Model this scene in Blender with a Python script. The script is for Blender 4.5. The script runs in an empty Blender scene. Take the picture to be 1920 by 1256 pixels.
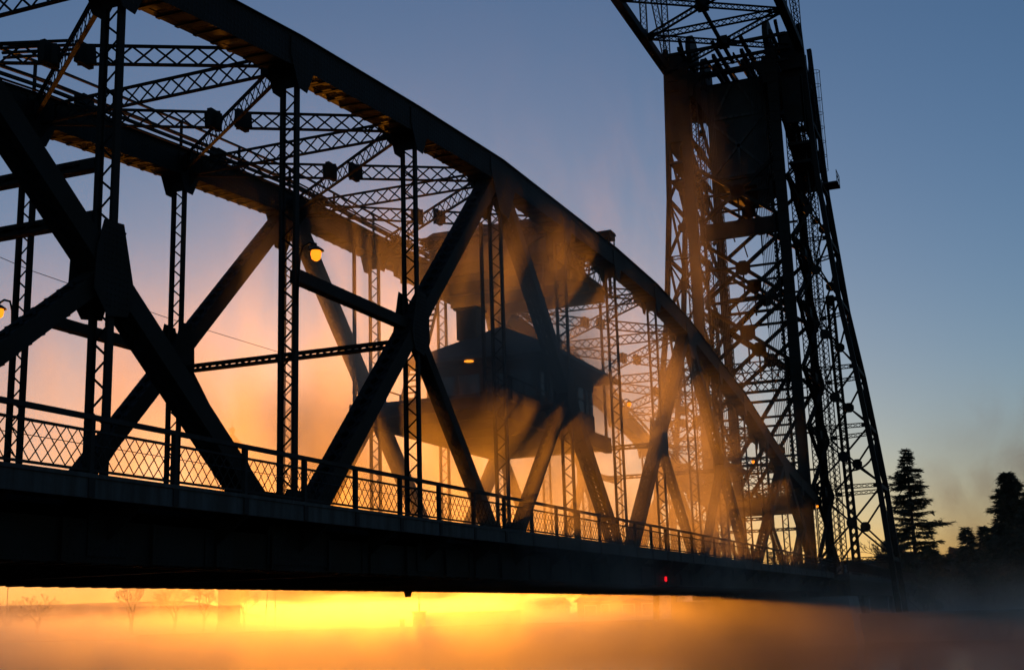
import bpy, math, random
from mathutils import Matrix, Vector
V = Vector
sc = bpy.context.scene
C = sc.collection

# ------------------------------------------------------------------ camera
F_PX, PITCH, YAW, ROLL = 2374.178, 0.2183, 0.3773, -0.0319
fw = V((math.cos(YAW), math.sin(YAW), 0)); rt = V((math.sin(YAW), -math.cos(YAW), 0)); up = V((0, 0, 1))
fwd = fw*math.cos(PITCH)+up*math.sin(PITCH); upv = -fw*math.sin(PITCH)+up*math.cos(PITCH)
rgt = rt*math.cos(ROLL)+upv*math.sin(ROLL); up2 = -rt*math.sin(ROLL)+upv*math.cos(ROLL)
cam = bpy.data.objects.new('camera', bpy.data.cameras.new('camera')); C.objects.link(cam)
mw = Matrix((rgt, up2, -fwd)).transposed().to_4x4(); mw.translation = V((-20.9146, -17.5831, 0)); cam.matrix_world = mw
cam.data.sensor_width = 36; cam.data.lens = F_PX/1920*36; cam.data.clip_start = .1; cam.data.clip_end = 9000
sc.camera = cam

# ------------------------------------------------------------------ sky, sun, exposure
SUN_EL = math.radians(2.0)
SUN_DIR = V((0.887*math.cos(SUN_EL)/.9956, 0.452*math.cos(SUN_EL)/.9956, math.sin(SUN_EL))).normalized()
world = bpy.data.worlds.new('World'); sc.world = world; world.use_nodes = True
wn = world.node_tree
sky = wn.nodes.new('ShaderNodeTexSky'); sky.sky_type = 'NISHITA'; sky.sun_disc = False
sky.sun_elevation = SUN_EL; sky.sun_rotation = math.atan2(SUN_DIR.x, SUN_DIR.y)
sky.dust_density = .7; sky.air_density = 1.0; sky.ozone_density = 3.3
wn.links.new(sky.outputs[0], wn.nodes['Background'].inputs[0]); wn.nodes['Background'].inputs[1].default_value = .1
sl = bpy.data.lights.new('sun', 'SUN'); sl.energy = 1.1; sl.color = (1, .30, .015); sl.angle = math.radians(.6)
sun = bpy.data.objects.new('sun', sl); C.objects.link(sun)
sun.rotation_euler = SUN_DIR.to_track_quat('Z', 'Y').to_euler()
sc.view_settings.view_transform = 'Standard'; sc.view_settings.look = 'None'
sc.view_settings.exposure = 1.08; sc.view_settings.gamma = 1
sc.render.engine = 'CYCLES'
cy = sc.cycles
cy.use_denoising = True
cy.max_bounces = 4; cy.diffuse_bounces = 2; cy.glossy_bounces = 2; cy.volume_bounces = 0; cy.transparent_max_bounces = 8
cy.volume_step_rate = 1.5; cy.volume_max_steps = 64
cy.caustics_reflective = False; cy.caustics_refractive = False

# ------------------------------------------------------------------ materials
def mat(name, col, rough=.6, metal=0, noise=.3, scale=1.5, col2=None, bump=0, bscale=20, emit=None, estr=0, spec=.3):
    m = bpy.data.materials.new(name); m.use_nodes = True; n = m.node_tree.nodes; l = m.node_tree.links
    b = n['Principled BSDF']; b.inputs['Roughness'].default_value = rough; b.inputs['Metallic'].default_value = metal
    b.inputs['Specular IOR Level'].default_value = spec
    tc = n.new('ShaderNodeTexCoord'); nz = n.new('ShaderNodeTexNoise'); nz.inputs['Scale'].default_value = scale
    nz.inputs['Detail'].default_value = 6; l.new(tc.outputs['Object'], nz.inputs['Vector'])
    r = n.new('ShaderNodeValToRGB'); r.color_ramp.elements[0].position = .35; r.color_ramp.elements[1].position = .68
    c2 = col2 or tuple(c*(1-noise) for c in col)
    r.color_ramp.elements[0].color = (*c2, 1); r.color_ramp.elements[1].color = (*col, 1)
    l.new(nz.outputs['Fac'], r.inputs['Fac']); l.new(r.outputs['Color'], b.inputs['Base Color'])
    if bump:
        n2 = n.new('ShaderNodeTexNoise'); n2.inputs['Scale'].default_value = bscale; n2.inputs['Detail'].default_value = 5
        bp = n.new('ShaderNodeBump'); bp.inputs['Strength'].default_value = bump; bp.inputs['Distance'].default_value = .05
        l.new(tc.outputs['Object'], n2.inputs['Vector']); l.new(n2.outputs['Fac'], bp.inputs['Height']); l.new(bp.outputs['Normal'], b.inputs['Normal'])
    if emit:
        b.inputs['Emission Color'].default_value = (*emit, 1); b.inputs['Emission Strength'].default_value = estr
    return m

def riveted(name, col, col2, cell=.16):
    m = mat(name, col, .7, 0, col2=col2, scale=.9, spec=.1)
    n = m.node_tree.nodes; l = m.node_tree.links; b = n['Principled BSDF']
    tc = n.new('ShaderNodeTexCoord'); vo = n.new('ShaderNodeTexVoronoi'); vo.inputs['Scale'].default_value = 1/cell; vo.inputs['Randomness'].default_value = 0
    l.new(tc.outputs['Object'], vo.inputs['Vector'])
    mr = n.new('ShaderNodeMapRange'); mr.inputs['From Min'].default_value = .18; mr.inputs['From Max'].default_value = .30
    mr.inputs['To Min'].default_value = 1; mr.inputs['To Max'].default_value = 0
    l.new(vo.outputs['Distance'], mr.inputs['Value'])
    bp = n.new('ShaderNodeBump'); bp.inputs['Strength'].default_value = .6; bp.inputs['Distance'].default_value = .03
    l.new(mr.outputs['Result'], bp.inputs['Height']); l.new(bp.outputs['Normal'], b.inputs['Normal'])
    return m

M = {}
M['steel'] = mat('steel_paint', (.021, .020, .019), .7, 0, col2=(.019, .013, .009), scale=.7, bump=.15, bscale=14, spec=.1)
M['lace'] = mat('steel_lacing', (.014, .013, .012), .75, 0, scale=.9, spec=.08)
M['gusset'] = riveted('riveted_plate', (.021, .020, .019), (.018, .013, .010))
M['rail'] = mat('railing_paint', (.03, .029, .028), .7, 0, col2=(.022, .018, .016), scale=2, spec=.1)
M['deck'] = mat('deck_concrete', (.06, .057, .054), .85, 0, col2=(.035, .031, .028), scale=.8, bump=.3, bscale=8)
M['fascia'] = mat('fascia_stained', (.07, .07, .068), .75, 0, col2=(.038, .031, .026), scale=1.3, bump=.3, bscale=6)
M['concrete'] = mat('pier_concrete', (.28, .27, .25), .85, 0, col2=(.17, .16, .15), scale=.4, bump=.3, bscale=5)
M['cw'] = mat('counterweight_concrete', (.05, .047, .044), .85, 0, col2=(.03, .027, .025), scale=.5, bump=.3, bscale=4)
M['wood'] = mat('house_cladding', (.055, .045, .036), .7, 0, col2=(.035, .028, .023), scale=1.5)
M['roof'] = mat('roof_sheet', (.07, .065, .062), .7, 0, col2=(.045, .04, .038), scale=1.2)
M['glass'] = mat('window_glass', (.02, .025, .03), .08, 0, noise=.1, spec=.6)
M['lamp_metal'] = mat('lamp_metal', (.03, .03, .03), .45, .6)
M['lamp_glass'] = mat('lamp_globe', (.8, .35, .05), .3, 0, noise=.1, emit=(1, .22, .008), estr=1.0)
M['house_lamp'] = mat('eave_lamp', (.8, .4, .08), .3, 0, noise=.1, emit=(1, .30, .02), estr=1.0)
M['red'] = mat('red_lens', (.6, .02, .02), .3, 0, noise=.1, emit=(1, .01, .02), estr=.7)
M['tower_white'] = mat('darkened_white', (.26, .23, .2), .7, 0, noise=.25)  # lighthouse white, darkened in its colour to stand as a backlit silhouette
M['white'] = mat('white_paint', (.7, .68, .64), .6, 0, noise=.15)
M['cable'] = mat('wire_rope', (.05, .05, .05), .5, .4)
M['bark'] = mat('bark', (.07, .055, .045), .9, 0, noise=.4, scale=3)
M['needle'] = mat('needles', (.045, .06, .035), .8, 0, col2=(.025, .036, .022), scale=.9)
M['shrub'] = mat('shrub_leaves', (.05, .055, .035), .8, 0, col2=(.03, .035, .024), scale=.7)
M['brick'] = mat('house_siding', (.16, .11, .09), .8, 0, noise=.3, scale=.8)
M['frost'] = mat('frosty_ground', (.07, .066, .05), .9, 0, col2=(.035, .033, .024), scale=.08, bump=.4, bscale=.6)
nf = M['fascia'].node_tree; mpn = nf.nodes.new('ShaderNodeMapping'); mpn.inputs['Scale'].default_value = (3.2, 3.2, .35)
tcn = [q for q in nf.nodes if q.type == 'TEX_COORD'][0]; nzn = [q for q in nf.nodes if q.type == 'TEX_NOISE'][0]
nf.links.new(tcn.outputs['Object'], mpn.inputs[0]); nf.links.new(mpn.outputs[0], nzn.inputs['Vector'])
mw_ = mat('lake_water', (.012, .02, .026), .12, 0, noise=.3, scale=.05, bump=.25, bscale=.5, spec=.5); M['water'] = mw_

# ------------------------------------------------------------------ mesh helpers
class MB:
    def __init__(s): s.v = []; s.f = []
    def add(s, vs, fs):
        o = len(s.v); s.v += [tuple(x) for x in vs]; s.f += [tuple(i+o for i in q) for q in fs]; return s
    def hexa(s, p):
        return s.add(p, ((0, 3, 2, 1), (4, 5, 6, 7), (0, 1, 5, 4), (1, 2, 6, 5), (2, 3, 7, 6), (3, 0, 4, 7)))
    def beam(s, a, b, w, h, side):
        """box from a to b; w measured along side, h along the other normal"""
        a = V(a); b = V(b); d = (b-a)
        if d.length < 1e-6: return s
        d.normalize(); sd = V(side); sd = (sd-d*sd.dot(d)); sd.normalize(); n = d.cross(sd)
        x = sd*(w/2); y = n*(h/2)
        return s.hexa([a-x-y, a+x-y, a+x+y, a-x+y, b-x-y, b+x-y, b+x+y, b-x+y])
    def box(s, x0, x1, y0, y1, z0, z1):
        return s.hexa([(x0, y0, z0), (x1, y0, z0), (x1, y1, z0), (x0, y1, z0), (x0, y0, z1), (x1, y0, z1), (x1, y1, z1), (x0, y1, z1)])
    def prism(s, pts, off):
        """polygon extruded by vector off"""
        n = len(pts); off = V(off); p = [V(q)-off/2 for q in pts]+[V(q)+off/2 for q in pts]
        fs = [tuple(range(n))[::-1], tuple(range(n, 2*n))]+[(i, (i+1) % n, n+(i+1) % n, n+i) for i in range(n)]
        return s.add(p, fs)
    def tube(s, pts, rad, k=6):
        if not isinstance(rad, (list, tuple)): rad = [rad]*len(pts)
        pts = [V(q) for q in pts]; o = len(s.v); n = len(pts)
        for i, q in enumerate(pts):
            d = (pts[min(i+1, n-1)]-pts[max(i-1, 0)]).normalized()
            r = V((0, 0, 1)) if abs(d.z) < .9 else V((1, 0, 0)); x = d.cross(r).normalized(); y = d.cross(x)
            for j in range(k):
                a = 2*math.pi*j/k; s.v.append(tuple(q+(x*math.cos(a)+y*math.sin(a))*rad[i]))
        for i in range(n-1):
            for j in range(k):
                s.f.append((o+i*k+j, o+i*k+(j+1) % k, o+(i+1)*k+(j+1) % k, o+(i+1)*k+j))
        s.f.append(tuple(o+j for j in range(k))[::-1]); s.f.append(tuple(o+(n-1)*k+j for j in range(k)))
        return s
    def lathe(s, prof, c=(0, 0, 0), k=16):
        o = len(s.v); n = len(prof)
        for r, z in prof:
            for j in range(k):
                a = 2*math.pi*j/k; s.v.append((c[0]+r*math.cos(a), c[1]+r*math.sin(a), c[2]+z))
        for i in range(n-1):
            for j in range(k):
                s.f.append((o+i*k+j, o+i*k+(j+1) % k, o+(i+1)*k+(j+1) % k, o+(i+1)*k+j))
        s.f.append(tuple(o+j for j in range(k))[::-1]); s.f.append(tuple(o+(n-1)*k+j for j in range(k)))
        return s
    def build(s, name, m, parent=None, kind=None, smooth=False):
        me = bpy.data.meshes.new(name); me.from_pydata(s.v, [], s.f); me.update()
        me.materials.append(M[m] if isinstance(m, str) else m)
        if smooth:
            for q in me.polygons: q.use_smooth = True
        o = bpy.data.objects.new(name, me); C.objects.link(o)
        if parent: o.parent = parent
        if kind: o['kind'] = kind
        return o

def tag(o, label, cat, group=None):
    o['label'] = label; o['category'] = cat
    if group: o['group'] = group
    return o
def empty(name, loc=(0, 0, 0), rz=0):
    o = bpy.data.objects.new(name, None); C.objects.link(o); o.location = loc; o.rotation_euler.z = rz; return o
def structure(o): o['kind'] = 'structure'; return o

def lacing(mb, a, b, side, nrm, ws, offn, pitch, bw, t, mode):
    """flat bars zigzagging ('V') or crossing ('X') over one face of a member"""
    a = V(a); b = V(b); d = b-a; L = d.length; d.normalize()
    n = max(1, round(L/pitch)); st = L/n; sd = V(side); nn = V(nrm); h = ws/2
    for i in range(n):
        p0 = a+d*(st*i); p1 = a+d*(st*(i+1))
        if mode == 'X':
            mb.beam(p0-sd*h+nn*offn, p1+sd*h+nn*offn, bw, t, d.cross(nn)+d)
            mb.beam(p0+sd*h+nn*(offn+t), p1-sd*h+nn*(offn+t), bw, t, d.cross(nn)-d)
        else:
            q0, q1 = (p0-sd*h, p1+sd*h) if i % 2 == 0 else (p0+sd*h, p1-sd*h)
            mb.beam(q0+nn*offn, q1+nn*offn, bw, t, d.cross(nn)+d*.3)

def member(name, parent, a, b, side, ws, wn, t=.035, fl=.09, pitch=.42, bw=.055, mode='V', batten=.5, bars='steel', kids=True, faces=(1, -1), solid_top=False, solid=False):
    """built-up member: two plates set ws apart along side, flanges, batten plates, lacing bars across them"""
    a = V(a); b = V(b); d = (b-a); L = d.length; d.normalize()
    sd = V(side); sd = (sd-d*sd.dot(d)).normalized(); n = d.cross(sd)
    mb = MB(); h = ws/2
    for s in (1, -1):
        mb.beam(a+sd*s*(h-t/2), b+sd*s*(h-t/2), t, wn, sd)
        for e in (1, -1):
            mb.beam(a+sd*s*(h-t-fl/2)+n*e*(wn/2-t/2-.002), b+sd*s*(h-t-fl/2)+n*e*(wn/2-t/2-.002), fl, t, sd)
    for e in faces:
        if batten:
            for (u0, u1) in ((0, batten), (L-batten, L)):
                mb.beam(a+d*u0+n*e*(wn/2+.006), a+d*u1+n*e*(wn/2+.006), ws-.02, .012, sd)
    if solid_top:
        up_n = n if n.z > 0 else -n
        mb.beam(a+up_n*(wn/2+.02), b+up_n*(wn/2+.02), ws+.14, .035, sd)
    if solid:
        for e in (1, -1): mb.beam(a+n*e*(wn/2-t/2-.005), b+n*e*(wn/2-t/2-.005), ws-2*t-.004, t*.8, sd)
        return mb.build(name, 'gusset', parent)
    o = mb.build(name, 'steel', parent)
    lb = MB(); ia = a+d*batten*.9; ib = b-d*batten*.9
    for e in faces:
        lacing(lb, ia, ib, sd, n*e, ws-t*2, (wn/2+.008) if len(faces) > 1 else -.007, pitch, bw, .014, mode)
    lb.build('lacing', 'lace', o, 'stuff')
    return o

def lattice_girder(name, parent, a, b, depth=.55, wid=.15, pitch=.55, bw=.055, mode='X', side=(0, 0, 1)):
    """four corner angles with crossed lattice bars on both upright faces"""
    a = V(a); b = V(b); d = (b-a).normalized(); L = (b-a).length
    sd = V(side); sd = (sd-d*sd.dot(d)).normalized(); n = d.cross(sd)
    mb = MB()
    for s in (1, -1):
        mb.beam(a+sd*s*depth/2, b+sd*s*depth/2, .022, wid, sd)
        for e in (1, -1):
            mb.beam(a+sd*s*(depth/2-.034)+n*e*.02, b+sd*s*(depth/2-.034)+n*e*.02, .045, .02, sd)
    for u in (0, L-.5):
        for e in (1, -1):
            mb.beam(a+d*u+n*e*(wid/2+.008), a+d*(u+.5)+n*e*(wid/2+.008), depth-.03, .012, sd)
    o = mb.build(name, 'steel', parent)
    lb = MB()
    lacing(lb, a+d*.3, b-d*.3, sd, n, depth-.06, -.007, pitch, bw, .012, mode)
    lb.build('lacing', 'lace', o, 'stuff')
    return o

def rivets(parent, pts, n, r=.022):
    mb = MB(); n = V(n).normalized(); t = n.cross(V((0, 0, 1)) if abs(n.z) < .9 else V((1, 0, 0))).normalized(); u = n.cross(t)
    for p in pts:
        p = V(p); q = [p+(t*math.cos(a)+u*math.sin(a))*r for a in (0, 1.047, 2.094, 3.1416, 4.189, 5.236)]
        mb.add(q+[p+n*r*.75], [(i, (i+1) % 6, 6) for i in range(6)])
    return mb.build('rivet', 'steel', parent, 'stuff')
def rivet_line(a, b, pitch):
    a = V(a); b = V(b); k = max(1, int((b-a).length/pitch)); return [a.lerp(b, (i+.5)/k) for i in range(k)]
def plate(name, parent, pts, th, axis=(0, 1, 0), m='gusset'):
    return MB().prism(pts, V(axis)*th).build(name, m, parent)

# ------------------------------------------------------------------ setting
P = 7.35; W = 9.12
structure(MB().add([(-500, -900, -3.2), (1200, -900, -3.2), (1200, 1200, -3.2), (-500, 1200, -3.2)], [(0, 1, 2, 3)]).build('water', 'water'))
g = MB(); nx, ny = 80, 110; rg = random.Random(3)
x0, x1 = 97, 1150
def gx(i): t = i/nx; return x0+(x1-x0)*t**2.2
def gy(j): t = j/ny*2-1; return 60+(abs(t)**1.8)*(1 if t > 0 else -1)*(900)
def sstep(a, b, v): t = min(1, max(0, (v-a)/(b-a))); return t*t*(3-2*t)
def gz(x, y): return -1.15+min(1.2, max(0, (x-130)*.01))+6.6*sstep(172, 215, x)*sstep(66, 40, y)*sstep(900, 500, x)+1.5*sstep(150, 175, x)*sstep(60, 30, y)+12*sstep(270, 400, x)*sstep(.58, .74, y/x)*(.8+.2*math.sin(x*.03+y*.017))  # bank raised to shade the mist; left hill added as a darker backdrop
vs = [(gx(i), gy(j), gz(gx(i), gy(j))+rg.uniform(-.12, .12)*(i > 2)) for i in range(nx+1) for j in range(ny+1)]
g.add(vs, [(i*(ny+1)+j, (i+1)*(ny+1)+j, (i+1)*(ny+1)+j+1, i*(ny+1)+j+1) for i in range(nx) for j in range(ny)])
structure(g.build('ground', 'frost'))
structure(MB().box(-400, -13.5, -300, 300, -4.2, -1.65).build('pavement', 'concrete'))
o = MB().box(96, 99.5, -300, 74, -4.4, -.95).box(95.8, 96.4, -300, 74, -.95, -.7).build('canal_wall', 'concrete'); tag(o, 'long grey concrete canal wall at the water beside the far tower', 'wall')
for x0_, lab in ((-25.5, 'concrete bridge pier under the span end away from the lift tower'), (92.2, 'concrete bridge pier under the tower end of the lift span')):
    o = MB().hexa([(x0_-1.5, -3.6, -4.3), (x0_+6, -3.6, -4.3), (x0_+6, W+3.6, -4.3), (x0_-1.5, W+3.6, -4.3), (x0_-1, -3, .8), (x0_+5.4, -3, .8), (x0_+5.4, W+3, .8), (x0_-1, W+3, .8)]).build('bridge_pier', 'concrete')
    tag(o, lab, 'pier')

# ------------------------------------------------------------------ lift span
span = empty('lift_span', (36.75, W/2, 0))
tag(span, 'long dark riveted steel truss span with arched top chord and lattice bracing over the water', 'bridge')
SP = span
span_off = V(span.location)
_build = MB.build
def sub_build(self, name, m, parent=None, kind=None, smooth=False):
    o = _build(self, name, m, parent, kind, smooth)
    if parent is not None:
        q = parent; off = V((0, 0, 0))
        while q is not None:
            off += V(q.location) if q.type == 'EMPTY' else V((0, 0, 0)); q = q.parent
        if o.parent.type == 'EMPTY' and off.length > 0 and parent.get('world_space', 0):
            o.data.transform(Matrix.Translation(-off))
        elif parent.type == 'MESH' and parent.parent is not None and parent.parent.get('world_space', 0):
            o.data.transform(Matrix.Translation(-off))
    return o
MB.build = sub_build
span['world_space'] = 1

ZT = {-3: 9.6, -2: 11.3, -1: 13.0, 0: 14.45, 1: 15.42, 2: 16.12, 3: 16.7, 4: 16.85, 5: 17.0, 6: 16.9, 7: 16.3, 8: 15.25, 9: 14.2, 10: 12.7, 11: 11.2, 12: 10.3, 13: 9.5}
ZB = 1.72
K0, K1 = -3, 13
def top(k, Y): return V((k*P, Y, ZT[k]))
def bot(k, Y): return V((k*P, Y, ZB))
MID = {0: None, 2: None, 4: None, 6: None, 8: None, 10: None, 12: None, -2: None}
TOPK = (-1, 3, 7, 11)
for k in MID:
    lo, hi = (k-1, k+1) if (k-1) in TOPK else (k+1, k-1)      # lo = top node index, hi = bottom node index
    MID[k] = ((ZT[lo]+ZB)/2, lo, hi)
for Y in (0, W):
    inn = 1 if Y == 0 else -1
    for k in range(K0, K1):
        a, b = top(k, Y), top(k+1, Y)
        c = member('top_chord', SP, a, b, (0, 1, 0), .78, .92, t=.05, fl=.16, solid_top=True, solid=True)
        d = (b-a).normalized(); L = (b-a).length; br = MB()
        for i in range(int(L/.74)):      # tie plates under the chord
            q = a+d*(.5+i*.74)-V((0, 0, .475)); br.beam(q, q+d*.14, .80, .02, (0, 1, 0))
        br.build('tie_plate', 'lace', c, 'stuff')
        if Y == 0 and k < 7:
            n_ = V((-d.z, 0, d.x)); f_ = V((0, -.391, 0))
            rivets(c, rivet_line(a+f_+n_*.38, b+f_+n_*.38, .2)+rivet_line(a+f_-n_*.38, b+f_-n_*.38, .2), (0, -1, 0))
        # bottom chord
        a, b = bot(k, Y), bot(k+1, Y)
        c = member('bottom_chord', SP, a, b, (0, 1, 0), .72, .84, t=.05, fl=.16, pitch=.6, bw=.09, mode='X', batten=1.2)
        br = MB()
        for i in range(10):
            q = a+V((.4+i*.72, 0, -.445)); br.beam(q, q+V((.2, 0, 0)), .8, .03, (0, 1, 0))
        br.build('tie_plate', 'lace', c, 'stuff')
        if Y == 0 and k < 7:
            f_ = V((0, -.361, 0))
            rivets(c, [q for zz in (.35, .27, -.27, -.35) for q in rivet_line(a+f_+V((0, 0, zz)), b+f_+V((0, 0, zz)), .17)], (0, -1, 0))
            for i in range(3):
                x = a.x+1.4+i*2.3; MB().box(x-.05, x+.05, -.46, -.362, ZB-.4, ZB+.42).build('stiffener', 'steel', c)
            MB().box(a.x+3.3, a.x+4.4, -.39, -.362, ZB-.41, ZB+.41).build('splice_plate', 'gusset', c)
    for k in range(K0, K1+1):
        z0 = ZB+.42; z1 = ZT[k]-.46
        member('post', SP, (k*P, Y, z0), (k*P, Y, z1), (0, 1, 0), .52, .20, t=.05, fl=.03, pitch=.36, bw=.05, mode='V', batten=.55, faces=(1,))
        # gussets at chord nodes
        zt = ZT[k]; big = k in TOPK; hw, hh = (1.25, 1.75) if big else (.62, 1.1)
        for s in (-1, 1):
            y = Y+s*.41
            plate('gusset_plate', SP, [(k*P-hw, y, zt-.3), (k*P-hw*.35, y, zt-hh), (k*P+hw*.35, y, zt-hh), (k*P+hw, y, zt-.3), (k*P+hw, y, zt+.28), (k*P-hw, y, zt+.28)], .02)
            hw2, hh2 = (1.5, 1.6) if (k % 4 == 1 or k % 4 == 3) else (.6, 1.0)
            y = Y+s*.385
            plate('gusset_plate', SP, [(k*P-hw2, y, ZB-.3), (k*P+hw2, y, ZB-.3), (k*P+hw2, y, ZB+.5), (k*P+hw2*.4, y, ZB+hh2), (k*P-hw2*.4, y, ZB+hh2), (k*P-hw2, y, ZB+.5)], .022)
    for k, (zm, tk, bk) in MID.items():
        n0 = V((k*P, Y, zm))
        member('main_diagonal', SP, top(tk, Y).lerp(n0, .08), n0, (0, 1, 0), .62, .52, t=.05, fl=.14, pitch=.5, bw=.09, mode='X', batten=.9)
        member('main_diagonal', SP, n0, bot(bk, Y).lerp(n0, .06), (0, 1, 0), .62, .52, t=.05, fl=.14, pitch=.5, bw=.09, mode='X', batten=.9)
        sb = bot(tk, Y)
        member('sub_diagonal', SP, n0.lerp(sb, .02), sb.lerp(n0, .06), (0, 1, 0), .46, .40, t=.04, fl=.1, pitch=.42, bw=.07, mode='X', batten=.7)
        sg = 1 if bk > tk else -1
        for s in (-1, 1):
            y = Y+s*.335
            plate('gusset_plate', SP, [(k*P-sg*.42, y, zm+1.05), (k*P+sg*.2, y, zm+1.1), (k*P+sg*.62, y, zm-.35), (k*P+sg*.42, y, zm-.9), (k*P-sg*.22, y, zm-1.0), (k*P-sg*.66, y, zm-.5), (k*P-sg*.62, y, zm+.4)], .022)
            if Y == 0 and s < 0 and k in (0, 2, 4):
                rivets(SP.children[-1], [(k*P+i*.13, y-.012, zm+j*.13) for i in range(-3, 4) for j in range(-6, 8) if abs(i*.13+sg*.02*j) < .44], (0, -1, 0), .026)
    # longitudinal struts at mid height
    for ka, kb in ((1, 2), (8, 9)):
        member('longitudinal_strut', SP, (ka*P+.3, Y, 9.15), (kb*P-.2, Y, 9.15), (0, 1, 0), .30, .34, t=.03, fl=.08, pitch=.5, bw=.06, mode='V', batten=.5)
    # inclined hangers under the control room panels
# top lateral system
for k in range(K0, K1+1):
    zt = ZT[k]-.1
    lattice_girder('transverse_strut', SP, (k*P, .42, zt-.05), (k*P, W-.42, zt-.05), depth=.58, wid=.12)
    for Y, s in ((0, 1), (W, -1)):     # knee brackets
        plate('knee_bracket', SP, [(k*P, Y+s*.4, zt-.3), (k*P, Y+s*.85, zt-.33), (k*P, Y+s*.4, zt-.8)], .02, (1, 0, 0), 'steel')
    if k % 2 == 0 and k > K0:
        zm = 8.65 if k in (0, 2, 4, 6, 8) else MID[k][0]
        member('sway_strut', SP, (k*P, .25, zm), (k*P, W-.25, zm), (0, 0, 1), .26, .24, t=.03, fl=.06, pitch=.4, bw=.05, mode='V', batten=.4)
        if k == 0:
            member('sway_strut', SP, (0, .25, 9.86), (0, W-.25, 9.86), (0, 0, 1), .26, .24, t=.03, fl=.06, pitch=.4, bw=.05, mode='V', batten=.4)
    if k < K1:
        z2 = ZT[k+1]-.1
        a, b = V((k*P+.3, .42, zt+.02)), V(((k+1)*P-.3, W-.42, z2+.02))
        lattice_girder('lateral_brace', SP, a, b, depth=.56, wid=.12, pitch=.56)
        m0 = (a+b)/2
        c, d = V((k*P+.3, W-.42, zt+.02)), V(((k+1)*P-.3, .42, z2+.02))
        lattice_girder('lateral_brace', SP, c, c.lerp(d, .478), depth=.56, wid=.12, pitch=.56)
        lattice_girder('lateral_brace', SP, c.lerp(d, .522), d, depth=.56, wid=.12, pitch=.56)
        for q in (c.lerp(d, .46), c.lerp(d, .54)):
            MB().beam(q-V((.3, 0, 0)), q+V((.3, 0, 0)), .60, .16, (0, 0, 1)).build('splice_plate', 'steel', SP)
# floor system
for k in range(K0, K1+1):
    MB().box(k*P-.22, k*P+.22, .37, W-.37, 1.42, 2.46).build('floor_beam', 'steel', SP)
for y in (1.4, 3.0, 4.56, 6.1, 7.7):
    MB().box(K0*P, K1*P, y-.12, y+.12, 1.95, 2.475).build('stringer', 'steel', SP)
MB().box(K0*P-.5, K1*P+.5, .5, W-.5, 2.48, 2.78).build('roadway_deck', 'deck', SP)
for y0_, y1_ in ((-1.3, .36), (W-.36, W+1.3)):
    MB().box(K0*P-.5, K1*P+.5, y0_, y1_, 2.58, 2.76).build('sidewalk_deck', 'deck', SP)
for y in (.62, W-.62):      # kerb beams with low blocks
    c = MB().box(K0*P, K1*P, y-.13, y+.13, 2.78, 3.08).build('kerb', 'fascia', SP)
    b = MB()
    for i in range(72):
        x = K0*P+.8+i*1.62; b.box(x, x+.42, y-.1, y+.1, 3.08, 3.17)
    b.build('kerb_block', 'fascia', c, 'stuff')
for Y, s in ((-1.26, -1), (W+1.26, 1)):
    f = MB(); f.box(K0*P-.5, K1*P+.5, Y-.05, Y+.05, 2.42, 2.84).box(K0*P-.5, K1*P+.5, Y+s*.05-.03, Y+s*.05+.03, 2.80, 2.88)
    f.build('fascia_beam', 'fascia', SP)
    yi = 0 if s < 0 else W
    for i in range(2*(K1-K0)+1):
        x = (K0+i*.5)*P
        MB().prism([(x, yi+s*.38, 2.57), (x, Y, 2.57), (x, Y, 2.40), (x, yi+s*.38, 1.75)], (.06, 0, 0)).build('sidewalk_bracket', 'steel', SP)
    # railing
    rl = MB().beam((K0*P, Y, 3.96), (K1*P, Y, 3.96), .10, .10, (0, 1, 0)).build('railing', 'rail', SP)
    MB().beam((K0*P, Y, 3.70), (K1*P, Y, 3.70), .05, .05, (0, 1, 0)).build('middle_rail', 'rail', rl)
    MB().beam((K0*P, Y, 2.95), (K1*P, Y, 2.95), .05, .05, (0, 1, 0)).build('bottom_rail', 'rail', rl)
    MB().tube([(K0*P, Y+s*.03, 3.42), (K1*P, Y+s*.03, 3.42)], .008, 4).build('guard_wire', 'cable', rl)
    q0 = .93-2.585*8; n = int((K1*P-q0)/2.585)
    pm = None; lm = None
    for i in range(n+1):
        x = q0+i*2.585
        if pm is None:
            po = MB().box(-.055, .055, -.055, .055, 2.46, 3.95).box(-.09, .09, -.075, -.055, 2.44, 2.86).build('railing_post', 'rail'); pm = po
            lb = MB(); L = 2.585-.11; cells = 8; st = L/cells
            for c in range(-2, cells):
                for sg in (1, -1):
                    # bar crosses full height over 2 cells, clipped to the panel
                    xa, xb = c*st, (c+2)*st; za, zb = 2.97, 3.69
                    xa_, xb_, za_, zb_ = xa, xb, za, zb
                    if xa < 0: za_ = za+(zb-za)*(0-xa)/(xb-xa); xa_ = 0
                    if xb > L: zb_ = zb-(zb-za)*(xb-L)/(xb-xa); xb_ = L
                    if sg < 0: za_, zb_ = za+zb-za_, za+zb-zb_
                    lb.beam((xa_+.055, sg*.006, za_), (xb_+.055, sg*.006, zb_), .022, .009, (za-zb if sg > 0 else zb-za, 0, xb-xa))
            lm = lb.build('lattice_panel', 'rail'); lm['kind'] = 'stuff'
            p1, p2 = po, lm
        else:
            p1, p2 = pm.copy(), lm.copy(); C.objects.link(p1); C.objects.link(p2)
        for q in (p1, p2): q.parent = rl; q.location = V((x, Y, 0))-span_off
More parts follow.
